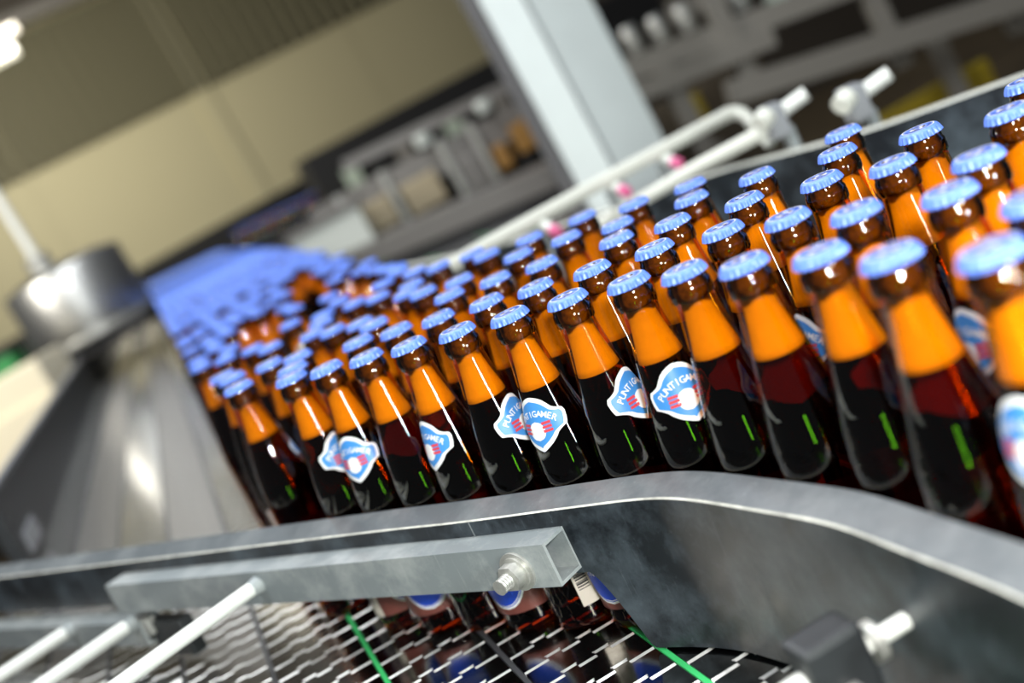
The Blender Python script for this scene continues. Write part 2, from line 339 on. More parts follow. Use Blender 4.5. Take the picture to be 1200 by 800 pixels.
for k in range(6):
    x = 0.80 + 0.105*k; z = 0.275 - 0.0135*k
    me = cans[0] if cans else None
    if me is None:
        mb = MB(); mb.lathe([(0.030, 0), (0.033, 0.005), (0.033, 0.09), (0.026, 0.105), (0.024, 0.105), (0.024, 0.10)], 20); me = mb.mesh('can', m_bolt); cans.append(me)
    o = link('can', me); o.matrix_world = RB @ Matrix.Translation((x, 4.62, z + 0.015))
    tag(o, 'round blurred metal can on the upper rail of the back conveyor', 'can', 'cans on the back conveyor')
t = hall('yellow_guard', 'dark yellow machine guard behind the right guide rail', 'guard', (1.95, 4.95, -1.0))
mb = MB(); mb.box((0, 0, 0.50), (0.5, 0.06, 0.13), bev=0.01); mb.obj('panel', m_yellow, t)
for x in (-0.2, 0.2):
    mb = MB(); mb.box((x, 0, 0.22), (0.05, 0.05, 0.44)); mb.obj('leg', m_yellow, t)
t = hall('olive_box', 'olive machine box seen under the back conveyor', 'box', (1.25, 5.6, -1.0))
mb = MB(); mb.box((0, 0, 0.5), (0.55, 0.3, 1.0), bev=0.02); mb.obj('body', m_floor, t)
mb = MB(); mb.box((-0.1, -0.16, 0.92), (0.12, 0.02, 0.12), bev=0.004); mb.obj('sign_plate', m_yellow, t)

# ------------------------------------------------------------------ conveyor: pan, strands of slats
tc = thing('conveyor_frame', 'steel conveyor bed under the slat chains', 'conveyor frame')
mb = MB(); vs = [cc(c, a, z) for c in (-0.46, 1.35) for a in (-0.3, 11.3) for z in (-0.06, -0.022)]
mb.add(vs, [(0, 1, 3, 2), (4, 6, 7, 5), (0, 4, 5, 1), (2, 3, 7, 6), (0, 2, 6, 4), (1, 5, 7, 3)]); mb.obj('drip_pan', m_pan, tc)
for c, a in ((-0.40, 0.6), (-0.40, 4.0), (-0.40, 8.5), (1.25, 0.6), (1.25, 4.0), (1.25, 8.5)):
    mb = MB(); p = cc(c, a); mb.box((p.x, p.y, -0.58), (0.08, 0.08, 1.04)); mb.obj('leg', m_mgrey, tc)
SW, SPT, TH = 0.0835, 0.0381, 0.003
def slat_geo(mb, u0, v0, full=True):
    lv = [0.0, 0.0065, 0.0, 0.0065, 0.0]; us = [0, 0.0215, 0.034, 0.0500, 0.0625, SW]
    gap = 0.0046
    for k in range(5):
        a, b2, e = u0+us[k], u0+us[k+1], v0+lv[k]
        A = [(a, e, 0), (b2, e, 0), (b2, e+SPT-gap, 0), (a, e+SPT-gap, 0), (a, e-0.0034, -0.0022), (b2, e-0.0034, -0.0022)]
        mb.add(A, [(0, 1, 2, 3)], 0); mb.add(A, [(4, 5, 1, 0)], 1)
        if full:
            B = [(a, e-0.0034, -0.0022), (b2, e-0.0034, -0.0022), (b2, e-0.0034, -0.006), (a, e-0.0034, -0.006)]
            mb.add(B, [(3, 2, 1, 0)], 1)
            if k < 4 and lv[k+1] != lv[k]:
                e2 = v0+max(lv[k], lv[k+1]); e1 = v0+min(lv[k], lv[k+1])
                mb.add([(b2-0.0008, e1-0.0034, -0.001), (b2+0.0008, e1-0.0034, -0.001), (b2+0.0008, e2, 0.0002), (b2-0.0008, e2, 0.0002)], [(0, 1, 2, 3)], 1)
    if full:
        C = [(u0, v0, 0), (u0, v0+SPT-gap, 0), (u0, v0+SPT-gap, -TH), (u0, v0, -TH), (u0+SW, v0, 0), (u0+SW, v0+SPT-gap, 0), (u0+SW, v0+SPT-gap, -TH), (u0+SW, v0, -TH)]
        mb.add(C, [(3, 2, 1, 0), (4, 5, 6, 7)], 0)
mb = MB(); slat_geo(mb, 0, 0); slat_me = mb.mesh('slat', [m_slat, m_lip])
mb = MB(); slat_geo(mb, 0, 0); slat_worn = mb.mesh('slat', [m_slat_worn, m_lip])
PITCHW = 0.0892
ordn = ['first', 'second', 'third', 'fourth', 'fifth', 'sixth', 'seventh', 'eighth', 'ninth', 'tenth', 'eleventh', 'twelfth', 'thirteenth', 'fourteenth', 'fifteenth', 'sixteenth', 'seventeenth', 'eighteenth', 'nineteenth', 'twentieth']
for i, k in enumerate(range(-5, 14)):
    c0 = 0.0250 + PITCHW*k
    near = -4 <= k+0 <= 2 or k == -5
    root = thing('slat_chain', '%s strand of steel slat chain counted from the left conveyor rail' % ordn[i], 'conveyor chain', cc(c0, 0.0), (0, 0, yawC), 'steel slat chain strands of the conveyor')
    off = ((k*7) % 5)*0.0075
    if near:
        a0 = {-5: 1.6, -4: 1.45, -3: 1.3, -2: 1.1, -1: 0.95, 0: 0.8, 1: 0.65, 2: 0.55}[k]; n = 34
        for j in range(n):
            s = link('slat', slat_worn if k in (-4, -2) else slat_me, root); s.location = (0, a0+off+SPT*j, 0)
        mb = MB()
        a = a0+off+SPT*n
        while a < 11.2: slat_geo(mb, 0, a, False); a += SPT
        o = mb.obj('slat_run', [m_slat_worn if k in (-4, -2) else m_slat, m_lip], root); o['kind'] = 'stuff'
    else:
        mb = MB(); a = 0.15+off
        while a < 5.0: slat_geo(mb, 0, a, False); a += SPT
        o = mb.obj('slat_run', [m_slat, m_lip], root); o['kind'] = 'stuff'
    # wear strip between the strands
    mb = MB(); vs = [cc(c, a, z) for c in (c0-0.0050, c0-0.0008) for a in (0.2, 11.2) for z in (-0.02, 0.0004)]
    mb.add(vs, [(0, 1, 3, 2), (4, 6, 7, 5), (0, 4, 5, 1), (2, 3, 7, 6), (0, 2, 6, 4), (1, 5, 7, 3)])
    g = k % 2 == 0 and k >= 0
    mb.obj('wear_strip', m_strip_green if g else m_strip_grey, tc)

# ------------------------------------------------------------------ guide plates
def catmull(P, n):
    out = []
    P = [2*P[0]-P[1]] + P + [2*P[-1]-P[-2]]
    for i in range(1, len(P)-2):
        for k in range(n):
            t = k/n; a, b2, c, d = P[i-1], P[i], P[i+1], P[i+2]
            out.append(0.5*((2*b2)+(c-a)*t+(2*a-5*b2+4*c-d)*t*t+(3*b2-a-3*c+d)*t**3))
    out.append(P[-2]); return out
FRONT = [(-0.118, 1.032), (-0.078, 0.988), (-0.036, 0.945), (0.006, 0.904), (0.048, 0.862), (0.088, 0.819), (0.117, 0.766), (0.142, 0.707), (0.169, 0.644), (0.184, 0.575), (0.201, 0.506)]
row = [Vector((*p, 0)) for p in FRONT]
t0 = Vector((0.698, -0.716, 0)); ext = [row[0]-t0*k for k in (1.15, 0.8, 0.5, 0.2)]
row = ext + row + [Vector((0.213, 0.42, 0)), Vector((0.222, 0.33, 0)), Vector((0.228, 0.22, 0))]
line = catmull(row, 20)
line = [sum((line[min(max(i+j, 0), len(line)-1)] for j in range(-12, 13)), Vector())/25 for i in range(len(line))]
def normals(L):
    N = []
    for i in range(len(L)):
        t = (L[min(i+1, len(L)-1)]-L[max(i-1, 0)]).normalized(); N.append(Vector((t.y, -t.x, 0)))
    return N
Nn = normals(line)
def side(L, N, off): return [p+n*off for p, n in zip(L, N)]
def plate_mesh(mb, inner, outer, zb, zt_in, zt_out, ch=0.0011):
    n = len(inner); vs = []
    for i in range(n):
        a, b2 = inner[i], outer[i]; z0 = zb[i]; e = (b2-a).normalized()
        vs += [(a.x, a.y, z0), (a.x, a.y, zt_in-ch), (a.x+e.x*ch, a.y+e.y*ch, zt_in), (b2.x-e.x*ch, b2.y-e.y*ch, zt_out), (b2.x, b2.y, zt_out-ch), (b2.x, b2.y, z0)]
    fs = [[], [], []]
    for i in range(n-1):
        o, q = i*6, (i+1)*6
        for k in range(6):
            f = (o+k, o+(k+1) % 6, q+(k+1) % 6, q+k)
            fs[1 if k == 2 else 2 if k in (1, 3) else 0].append(f[::-1])
    mb.add(vs, fs[0], 0, False); mb.add(vs, fs[1], 1, False); mb.add(vs, fs[2], 2, False)
    mb.add(vs, [(0, 1, 2, 3, 4, 5), tuple((n-1)*6+k for k in range(5, -1, -1))], 0)
PTH = 0.026
inner, outer = side(line, Nn, 0.0305), side(line, Nn, 0.0305+PTH)
zb = []
for p in outer:
    # the plate is cut away under the steel tube and comes down to the chain right of it
    u = (p - Vector((-0.028, 0.868, 0))).dot(t0)
    e = min(1, max(0, (u-0.017)/0.027)); zb.append(0.066*(1-e**1.4) + 0.003)
mb = MB(); plate_mesh(mb, inner, outer, zb, 0.1285, 0.1225)
tp = thing('guide_plate', 'curved worn black plastic guide plate along the front bottles', 'guide plate', (0, 0, 0))
mb.obj('plate', [m_plate, m_plate_edge, m_burr], tp)
mb = MB()
# fine saw joint across the plate's face
iC = min(range(len(outer)), key=lambda i: (outer[i]-Vector((-0.086, 0.927, 0))).length)
pj, nj = outer[iC], Nn[iC]
mb.box((pj.x+nj.x*0.0002, pj.y+nj.y*0.0002, 0.098), (0.0006, 0.0012, 0.046), rot=Matrix.Rotation(math.atan2(t0.y, t0.x), 3, 'Z'))
mb.obj('joint', m_plate_edge, tp)

# steel square tube, its bolt, rods
nrm = Vector((-0.716, -0.698, 0)); angT = math.atan2(t0.y, t0.x)
def tube_thing(label, pr, pl, z0, z1, d0, d1, wall=0.0026):
    # pr, pl: points on the plate's face line; offsets d0..d1 along the normal
    t = thing('square_tube', label, 'steel tube', (pr.x, pr.y, (z0+z1)/2), (0, 0, angT))
    Ln = (pr-pl).length; h = z1-z0; w = d1-d0
    mb = MB()
    for (cy, cz, ww, hh) in ((-wall/2, 0, wall, h), (-w+wall/2, 0, wall, h), (-w/2, h/2-wall/2, w-2*wall, wall), (-w/2, -h/2+wall/2, w-2*wall, wall)):
        mb.box((-Ln/2, cy-d0, cz), (Ln, ww, hh))
    mb.obj('tube_wall', m_tube, t); return t, Ln, w, d0
outline = Vector((-0.030, 0.870, 0))          # where the tube's end touches the plate
R_end = Vector((-0.0240, 0.8555, 0)); L_end = R_end - t0*0.690
tb, Ln, wT, dT = tube_thing('worn grey steel square tube bolted to the black guide plate', R_end, L_end, 0.0735, 0.1085, 0.0, 0.0265)
def on_tube(x, z=0.0): return Vector((x, -wT-dT, z))
mb = MB(); c = on_tube(-0.036, -0.002)
mb.tube(c, c+Vector((0, -0.0024, 0)), 0.0158, 28); mb.obj('washer', m_bolt, tb)
mb = MB(); mb.tube(c+Vector((0, -0.0022, 0)), c+Vector((0, -0.0040, 0)), 0.0125, 24); mb.obj('spring_washer', m_bolt, tb)
mb = MB(); mb.tube(c+Vector((0, -0.004, 0)), c+Vector((0, -0.0125, 0)), 0.0108, 6); mb.obj('nut', m_bolt, tb)
mb = MB(); prof = []
p = c+Vector((0, -0.012, 0))
for k in range(9): mb.tube(p+Vector((0, -0.0013*k, 0)), p+Vector((0, -0.0013*(k+1), 0)), 0.0060 if k % 2 else 0.0054, 16, r2=0.0054 if k % 2 else 0.0060)
mb.obj('bolt', m_bolt, tb)
# lower tube farther left
R2 = R_end - t0*0.660; L2 = R_end - t0*1.15
tb2, Ln2, w2, d2 = tube_thing('lower grey steel tube at the left edge, partly behind the longer tube', R2, L2, 0.030, 0.060, 0.0, 0.0265)
mb = MB(); mb.box((0.035, -0.010, -0.012), (0.07, 0.018, 0.045), bev=0.003); mb.obj('end_bracket', m_darkplast, tb2)
def guide_rod(label, start, end, r, collar=True):
    start, end = Vector(start), Vector(end); d = (end-start).normalized()
    t = thing('support_rod', label, 'rod', start)
    mb = MB(); mb.tube((0, 0, 0), end-start, r, 18); mb.obj('shaft', m_rodw, t)
    mb = MB(); mb.tube(-d*0.001, d*0.010, r*1.35, 18, r2=r*1.05); mb.obj('weld_collar', m_tube, t)
    return t
st = R_end + nrm*0.0265 - t0*0.385
guide_rod('white support rod welded to the middle of the longer steel tube', (st.x, st.y, 0.0955), tuple(Vector((st.x, st.y, 0.0955)) + nrm*0.62 + Vector((0, 0, 0.015))), 0.0068)
st = R_end + nrm*0.0265 - t0*0.672
r2 = guide_rod('white support rod with hex nut left of the longer steel tube end', (st.x, st.y, 0.061), tuple(Vector((st.x, st.y, 0.061)) + nrm*0.62 + Vector((0, 0, 0.010))), 0.0075)
mb = MB(); mb.box((0.016, -0.005, -0.010), (0.020, 0.012, 0.020), rot=Matrix.Rotation(angT, 3, 'Z'), bev=0.002); mb.obj('nut', m_bolt, r2)
st = R_end + nrm*0.0265 - t0*0.835
guide_rod('white support rod at the far left edge on the lower tube', (st.x, st.y, 0.056), tuple(Vector((st.x, st.y, 0.056)) + nrm*0.62 + Vector((0, 0, 0.010))), 0.0075)

# clamp at the lower right: black block on a white rod that comes out of the plate
iK = min(range(len(outer)), key=lambda i: abs(outer[i].y-0.592) + (outer[i].x < 0)*9)
pk, nk = outer[iK], Nn[iK]
zk = 0.073
tk = thing('rod_clamp', 'black clamp block on a white rod at the lower right of the guide plate', 'clamp', (pk.x, pk.y, zk))
rotk = Matrix.Rotation(math.atan2(nk.y, nk.x), 3, 'Z')
mb = MB(); mb.tube((0, 0, 0), nk*0.030, 0.0050, 18); mb.obj('rod_end', m_rodw, tk)
mb = MB(); mb.tube(nk*0.019, nk*0.025, 0.0115, 20); mb.obj('washer', m_bolt, tk)
mb = MB(); mb.box(nk*0.047, (0.036, 0.026, 0.042), rot=rotk, bev=0.004); mb.obj('block', m_darkplast, tk)
mb = MB(); mb.tube(nk*0.062, nk*0.135, 0.0066, 18); mb.obj('rod', m_rodw, tk)
tt = Vector((-nk.y, nk.x, 0))
mb = MB(); q = nk*0.047+Vector((0, 0, -0.010)); mb.tube(q+tt*0.012, q+tt*0.020, 0.0055, 6); mb.tube(q-tt*0.012, q-tt*0.020, 0.0055, 6); mb.obj('screw', m_bolt, tk)

# left guide rail
tl = thing('side_rail', 'dark grey side rail along the left edge of the conveyor', 'rail', cc(-0.415, 2.3))
base = cc(-0.415, 2.3)
def railbox(mb, c0, c1, a0, a1, z0, z1, mi=0):
    vs = [cc(c, a, z)-base for c in (c0, c1) for a in (a0, a1) for z in (z0, z1)]
    mb.add(vs, [(0, 1, 3, 2), (4, 6, 7, 5), (0, 4, 5, 1), (2, 3, 7, 6), (0, 2, 6, 4), (1, 5, 7, 3)], mi)
mb = MB(); railbox(mb, -0.437, -0.412, 2.35, 11.2, 0.0, 0.150); mb.obj('rail_plate', m_darkplast, tl)
mb = MB(); railbox(mb, -0.438, -0.424, 2.35, 11.2, 0.150, 0.156); mb.obj('rail_cap', m_colg, tl)
mb = MB(); railbox(mb, -0.411, -0.405, 2.42, 2.60, 0.02, 0.06); mb.obj('bracket', m_colg, tl)
mb = MB(); railbox(mb, -0.45, 0.85, 11.2, 11.24, 0.0, 0.20); mb.obj('end_plate', m_black, tl)

# right guide plate behind the bottles
GR = [Vector((x, y, 0)) for x, y in ((-1.88, 11.1), (-1.02, 7.0), (-0.62, 4.5), (-0.24, 3.0), (0.02, 2.35), (0.24, 2.06), (0.404, 1.885), (0.528, 1.625), (0.686, 1.488), (0.86, 1.30), (1.05, 1.02), (1.18, 0.7))]
g = catmull(GR, 8); g = [sum((g[min(max(i+j, 0), len(g)-1)] for j in range(-3, 4)), Vector())/7 for i in range(len(g))]
gN = normals(g)
mb = MB(); plate_mesh(mb, side(g, gN, 0.0), side(g, gN, -0.022), [0.003]*len(g), 0.160, 0.160)
tg = thing('guide_plate', 'dark blue grey guide plate with pale top edge behind the bottles', 'guide plate')
o = mb.obj('plate', [m_plate, m_cream_rail, m_cream_rail], tg)
# cream tube rail with elbow
def sweep(mb, P, r, n=14, mi=0):
    for a, b2 in zip(P[:-1], P[1:]): mb.tube(a, b2, r, n, mi)
tr = thing('tube_rail', 'cream tube railing bending down in front of the white column foot', 'rail', (0.501, 2.055, 0.22))
o0 = Vector((0.501, 2.055, 0.22))
mb = MB(); P = [Vector(p)-o0 for p in ((-0.25, 1.575, 0.22), (0.034, 1.807, 0.22), (0.226, 1.921, 0.22), (0.49, 2.050, 0.22), (0.503, 2.05, 0.216), (0.512, 2.04, 0.206))]
sweep(mb, P, 0.0115); mb.obj('top_tube', m_cream_rail, tr)
mb = MB(); mb.tube(P[-1], Vector((0.522, 2.00, 0.15))-o0, 0.0105, 14); mb.obj('down_tube', m_cream_rail, tr)
for (x, y, z) in ((0.115, 1.86, 0.2), (0.245, 1.945, 0.2), (0.345, 1.99, 0.2)):
    q = Vector((x, y, z))-o0
    mb = MB(); mb.tube(q+Vector((0, 0, 0.012)), q+Vector((0.012, -0.03, -0.004)), 0.0085, 14); mb.obj('stud', m_rodw, tr)
    mb = MB(); mb.tube(q+Vector((0.012, -0.03, -0.004)), q+Vector((0.0165, -0.043, -0.009)), 0.0090, 14); mb.obj('stud_cap', m_pink, tr)
    mb = MB(); mb.tube(q+Vector((0, 0.02, 0)), q+Vector((0, 0.02, -0.20)), 0.009, 10); mb.obj('post', m_tube, tr)
ts = thing('tube_rail', 'lower pale rail with two rod clamps above the right guide plate', 'rail', (0.38, 1.86, 0.19))
o0 = Vector((0.38, 1.86, 0.19))
mb = MB(); sweep(mb, [Vector(p)-o0 for p in ((0.20, 1.97, 0.155), (0.37, 1.88, 0.182), (0.475, 1.80, 0.197))], 0.0105); mb.obj('rod', m_cream_rail, ts)
for (x, y, z) in ((0.485, 1.79, 0.205), (0.567, 1.68, 0.192)):
    q = Vector((x, y, z))-o0
    mb = MB(); mb.box(q, (0.030, 0.04, 0.05), bev=0.004); mb.obj('clamp_block', m_colg, ts)
    mb = MB(); mb.tube(q+Vector((-0.012, -0.02, 0.015)), q+Vector((-0.03, -0.03, 0.008)), 0.014, 16); mb.obj('clamp_knob', m_cream_rail, ts)
    mb = MB(); mb.tube(q+Vector((0.012, 0.0, 0.008)), q+Vector((0.055, -0.012, 0.018)), 0.0105, 16); mb.obj('rod_end', m_rodw, ts)
    mb = MB(); mb.box(q+Vector((0.012, 0.0, -0.045)), (0.014, 0.03, 0.06)); mb.obj('bracket', m_tube, ts)

# ------------------------------------------------------------------ bottles
RB_ = 0.0293
PROF = [(0.0, 0.0025), (0.020, 0.0020), (0.0245, 0.0), (0.0275, 0.0012), (0.0290, 0.0045), (RB_, 0.009), (RB_, 0.060), (RB_, 0.118), (0.0290, 0.132), (0.0279, 0.146), (0.0260, 0.160), (0.0234, 0.174), (0.0205, 0.188), (0.0180, 0.201), (0.0159, 0.214), (0.0143, 0.226), (0.0134, 0.2355), (0.0134, 0.2385), (0.0147, 0.2400), (0.0150, 0.2440), (0.0146, 0.2485), (0.0136, 0.2500), (0.0134, 0.2550)]
_rz = [(z, r) for r, z in PROF[4:]]
def rad(z):
    if z <= _rz[0][0]: return _rz[0][1]
    for (z0, r0), (z1, r1) in zip(_rz[:-1], _rz[1:]):
        if z0 <= z <= z1: return r0+(r1-r0)*(z-z0)/max(1e-6, z1-z0)
    return _rz[-1][1]
ZF0, ZF1 = 0.2005, 0.2385
def glass_mesh(n): mb = MB(); mb.lathe(PROF[:17], n, closed=False); mb.lathe(PROF[16:], n, 1, closed=False); return mb.mesh('glass', [m_glass, m_glass_neck])
def inner_r(z): return rad(z) - (0.0021 if z < 0.2 else 0.0017+0.0020*min(1, (z-0.2)/0.035))
def beer_mesh(n):
    zs = [0.007, 0.012, 0.06, 0.118, 0.132, 0.146, 0.160, 0.174, 0.188, ZF0-0.0004]
    mb = MB(); mb.lathe([(0.0, 0.0065), (0.024, 0.0068)] + [(rad(z)-0.0024, z) for z in zs] + [(0.0, ZF0-0.0004)], n, closed=False); return mb.mesh('beer', m_beer)
def foam_mesh(n):
    zs = [ZF0+0.0005, 0.206, 0.214, 0.222, 0.230, ZF1]
    mb = MB(); mb.lathe([(0.0, ZF0), (inner_r(ZF0)-0.001, ZF0)] + [(inner_r(z), z) for z in zs] + [(0.004, ZF1+0.0005), (0.0, ZF1+0.0005)], n, closed=False)
    mb.lathe([(0.0095, ZF1-0.001), (0.0108, ZF1+0.002), (0.0110, 0.246), (0.0104, 0.2528), (0.0, 0.2529)], n, 1, closed=False); return mb.mesh('foam', [m_foam, m_film])
def cap_mesh(n, teeth=True):
    mb = MB(); prof = [(0.0152, 0.2538, 1.0), (0.0151, 0.2545, 1.0), (0.0147, 0.2562, 0.8), (0.01435, 0.2578, 0.35), (0.0139, 0.2589, 0.0), (0.0130, 0.2597, 0), (0.0118, 0.2600, 0), (0.0, 0.26, 0)]
    vs = []; N = n
    for r, z, w in prof:
        for k in range(N):
            a = 2*math.pi*k/N; rr = r + (0.0009*w*math.cos(21*a) if teeth else 0); vs.append((rr*math.cos(a), rr*math.sin(a), z))
    fs = []
    for j in range(len(prof)-1):
        for k in range(N): fs.append((j*N+k, j*N+(k+1) % N, (j+1)*N+(k+1) % N, (j+1)*N+k))
    mb.add(vs, fs, 0, True)
    vs2 = [(0.0146*math.cos(2*math.pi*k/N), 0.0146*math.sin(2*math.pi*k/N), 0.2534) for k in range(N)]
    mb.add(vs2, [list(range(N))[::-1]], 0); return mb.mesh('crown_cap', m_cap)

def glyphs(text, size):
    c = bpy.data.curves.new('txt', 'FONT'); c.body = text; c.size = size; c.align_x = 'CENTER'; c.align_y = 'CENTER'; c.offset = 0.014*size; c.resolution_u = 2
    o = bpy.data.objects.new('txt', c); COL.objects.link(o)
    dg = bpy.context.evaluated_depsgraph_get(); me = o.evaluated_get(dg).to_mesh()
    vs = [(v.co.x, v.co.y) for v in me.vertices]; fs = [list(p.vertices) for p in me.polygons]
    o.evaluated_get(dg).to_mesh_clear(); bpy.data.objects.remove(o); bpy.data.curves.remove(c); return vs, fs
_gc = {}
def glyph(ch, size):
    if (ch, size) not in _gc: _gc[(ch, size)] = glyphs(ch, size)
    return _gc[(ch, size)]
def wrap(u, v, z0, off):
    z = z0+v; r = rad(z)+off; a = u/rad(z0); return (r*math.sin(a), -r*math.cos(a), z)
def strips(mb, z0, wfun, v0, v1, nv, off, mi, nu=14):
    rows = []
    for j in range(nv+1):
        v = v0+(v1-v0)*j/nv; w = wfun(v); rows.append([wrap(-w+2*w*k/nu, v, z0, off) for k in range(nu+1)])
    vs = [p for r in rows for p in r]
    mb.add(vs, [(j*(nu+1)+k, j*(nu+1)+k+1, (j+1)*(nu+1)+k+1, (j+1)*(nu+1)+k) for j in range(nv) for k in range(nu)], mi, True)
def interp(tab):
    def f(v):
        if v <= tab[0][0]: return tab[0][1]
        for (a, b2), (c, d) in zip(tab[:-1], tab[1:]):
            if a <= v <= c: return b2+(d-b2)*(v-a)/(c-a)
        return tab[-1][1]
    return f
mm = 0.001
SH = interp([(v*mm, w*mm*1.04) for v, w in ((-21, 0.5), (-19, 4), (-16, 8.5), (-12.5, 12.5), (-9.5, 15), (-7.8, 18), (-6.2, 22.5), (-2, 24), (3, 25), (6, 24), (7.5, 20), (9.5, 16.8), (13, 14.3), (16, 11.8), (18.5, 8), (20.2, 3.2), (20.6, 0.5))])
def neck_label_mesh():
    mb = MB(); z0 = 0.1765
    strips(mb, z0, SH, -0.021, 0.0206, 56, 0.0003, 0)
    strips(mb, z0, lambda v: max(0.0003, SH(v*1.09)-0.0020), -0.0188, 0.0185, 34, 0.0006, 1)
    strips(mb, z0, lambda v: max(0.0003, SH(v*1.15)-0.0027), -0.0178, 0.0176, 34, 0.0008, 2)
    # letters on an arc
    txt = 'PUNTIGAMER'; Rr = 0.0235
    for i, ch in enumerate(txt):
        a = (i-(len(txt)-1)/2)*0.172
        vs, fs = glyph(ch, 0.0066)
        P = []
        for x, y in vs:
            X = x*math.cos(-a)-y*math.sin(-a) + Rr*math.sin(a); Y = x*math.sin(-a)+y*math.cos(-a) + Rr*math.cos(a) - 0.0155
            P.append(wrap(X, Y, z0, 0.0011))
        mb.add(P, fs, 0)
    # crest: white disc, red bars
    strips(mb, z0-0.005, lambda v: math.sqrt(max(1e-9, 0.0072**2-v*v)), -0.0072, 0.0072, 14, 0.0011, 0)
    for u0 in (-0.0105, 0.0075):
        for dv in (0.0025, -0.0005, -0.0035):
            P = [wrap(u0+du, -0.0035+dv+dy, z0, 0.0013) for du, dy in ((-0.0020, 0), (0.0052, 0), (0.0052, 0.0020), (-0.0020, 0.0020))]
            mb.add(P, [(0, 1, 2, 3)], 3)
    return mb.mesh('neck_label', [m_white, m_white, m_lblue, m_red])
def body_label_mesh():
    mb = MB(); z0 = 0.059; h = 0.040
    def rect(u0, u1, v0, v1, off, mi, n=18):
        vs = [wrap(u0+(u1-u0)*k/n, v, z0, off) for v in (v0, v1) for k in range(n+1)]
        mb.add(vs, [(k, k+1, n+2+k, n+1+k) for k in range(n)], mi, True)
    rect(-0.052, 0.046, -h, h, 0.0003, 0, 30)
    rect(-0.052, -0.036, -h, h, 0.0005, 1, 6)                     # cream panel with barcode
    for k in range(22):
        v = -0.026+0.0021*k; rect(-0.0500, -0.0400, v, v+0.0008+0.0005*(k % 3), 0.0008, 2, 2)
    el = lambda a, b2: (lambda v: a*math.sqrt(max(1e-9, 1-(v/b2)**2)))
    strips(mb, z0, el(0.0255, 0.035), -0.035, 0.035, 60, 0.0006, 3, 14)
    strips(mb, z0, el(0.0235, 0.033), -0.033, 0.033, 60, 0.0009, 4, 14)
    strips(mb, z0, el(0.0227, 0.0322), -0.0322, 0.0322, 60, 0.0011, 3, 14)
    strips(mb, z0, el(0.0218, 0.0313), -0.0313, 0.0313, 60, 0.0013, 4, 14)
    for word, size, vy in (('BIER', 0.0125, 0.006), ('PUNTIGAMER', 0.0056, -0.008)):
        vs, fs = glyphs(word, size); mb.add([wrap(x, y+vy, z0, 0.0016) for x, y in vs], fs, 3)
    vs, fs = glyphs('MILD', 0.008); mb.add([wrap(0.034-y*0, 0, 0, 0) if False else wrap(0.036-y, x-0.018, z0, 0.0007) for x, y in vs], fs, 1)
    return mb.mesh('body_label', [m_maroon, m_cream, m_ink, m_white, m_dblue])
def cap_print_mesh():
    mb = MB(); z = 0.26018; n = 42
    def zc(r): return 0.26012
    def ring(r0, r1, mi, a0=0, a1=2*math.pi, nn=n):
        vs = []
        for k in range(nn+1):
            a = a0+(a1-a0)*k/nn; vs += [(r0*math.cos(a), r0*math.sin(a), zc(r0)), (r1*math.cos(a), r1*math.sin(a), zc(r1))]
        mb.add(vs, [(2*k, 2*k+1, 2*k+3, 2*k+2) for k in range(nn)], mi)
    ring(0.0108, 0.0118, 0); ring(0.0024, 0.0060, 0)
    ring(0.0030, 0.0056, 2, 0.3, 1.5, 8); ring(0.0030, 0.0056, 2, 2.2, 3.4, 8); ring(0.0030, 0.0056, 1, 4.2, 5.6, 8)
    for i, ch in enumerate('PUNTIGAMER'):
        a = (i-4.5)*0.36; vs, fs = glyph(ch, 0.0040); P = []
        for x, y in vs:
            y += 0.0084; X = x*math.cos(-a)-y*math.sin(-a); Y = x*math.sin(-a)+y*math.cos(-a); P.append((X, Y, zc(math.hypot(X, Y))+0.0001))
        mb.add(P, fs, 1)
    for i, ch in enumerate('BIER'):
        a = math.pi+(i-1.5)*0.36; vs, fs = glyph(ch, 0.0040); P = []
        for x, y in vs:
            y += 0.0084; X = x*math.cos(-a)-y*math.sin(-a); Y = x*math.sin(-a)+y*math.cos(-a); P.append((X, Y, zc(math.hypot(X, Y))+0.0001))
        mb.add(P, fs, 1)
    return mb.mesh('cap_print', [m_capwhite, m_capnavy, m_capred])
G_hi, F_hi, B_hi, C_hi = glass_mesh(48), foam_mesh(32), beer_mesh(32), cap_mesh(168)
G_lo, F_lo, B_lo, C_lo = glass_mesh(20), foam_mesh(14), beer_mesh(14), cap_mesh(84)
NL, BL, CPm = neck_label_mesh(), body_label_mesh(), cap_print_mesh()

POS = [(325, 1020), (289, 938), (324, 857), (274, 791), (288, 694), (353, 781), (404, 851), (245, 853), (214, 705), (246, 644), (248, 556), (201, 506), (182, 575), (242, 1010), (204, 920), (165, 842), (194, 779), (142, 707), (169, 644), (117, 766), (88, 819), (213, 1143), (193, 1056), (157, 978), (124, 898), (165, 1197), (132, 1112), (116, 1028), (79, 937), (122, 1284), (90, 1184), (53, 1090), (64, 1317), (42, 1227), (35, 978), (48, 862), (6, 904), (15, 1354), (1, 1426), (10, 1132), (-42, 1467), (-73, 1529), (-23, 1246), (-36, 1171), (-63, 1290), (-6, 1022), (-77, 1406), (-118, 1568), (-121, 1446), (-83, 1347), (-50, 1061), (-36, 945), (-154, 1497), (-136, 1278), (-118, 1221), (-132, 1148), (-91, 1105), (-78, 988), (-100, 1687), (-117, 1747), (-139, 1832), (-169, 1924), (-211, 2098), (-171, 1327), (-182, 1608), (-207, 1738), (-200, 1535), (-118, 1032), (-159, 1075), (-198, 1119), (-203, 1178), (-205, 1248), (-243, 1295), (-263, 1455), (-196, 1455), (-200, 1380), (-254, 1614), (-269, 1230), (-292, 1329), (-313, 1385), (-351, 1664)]
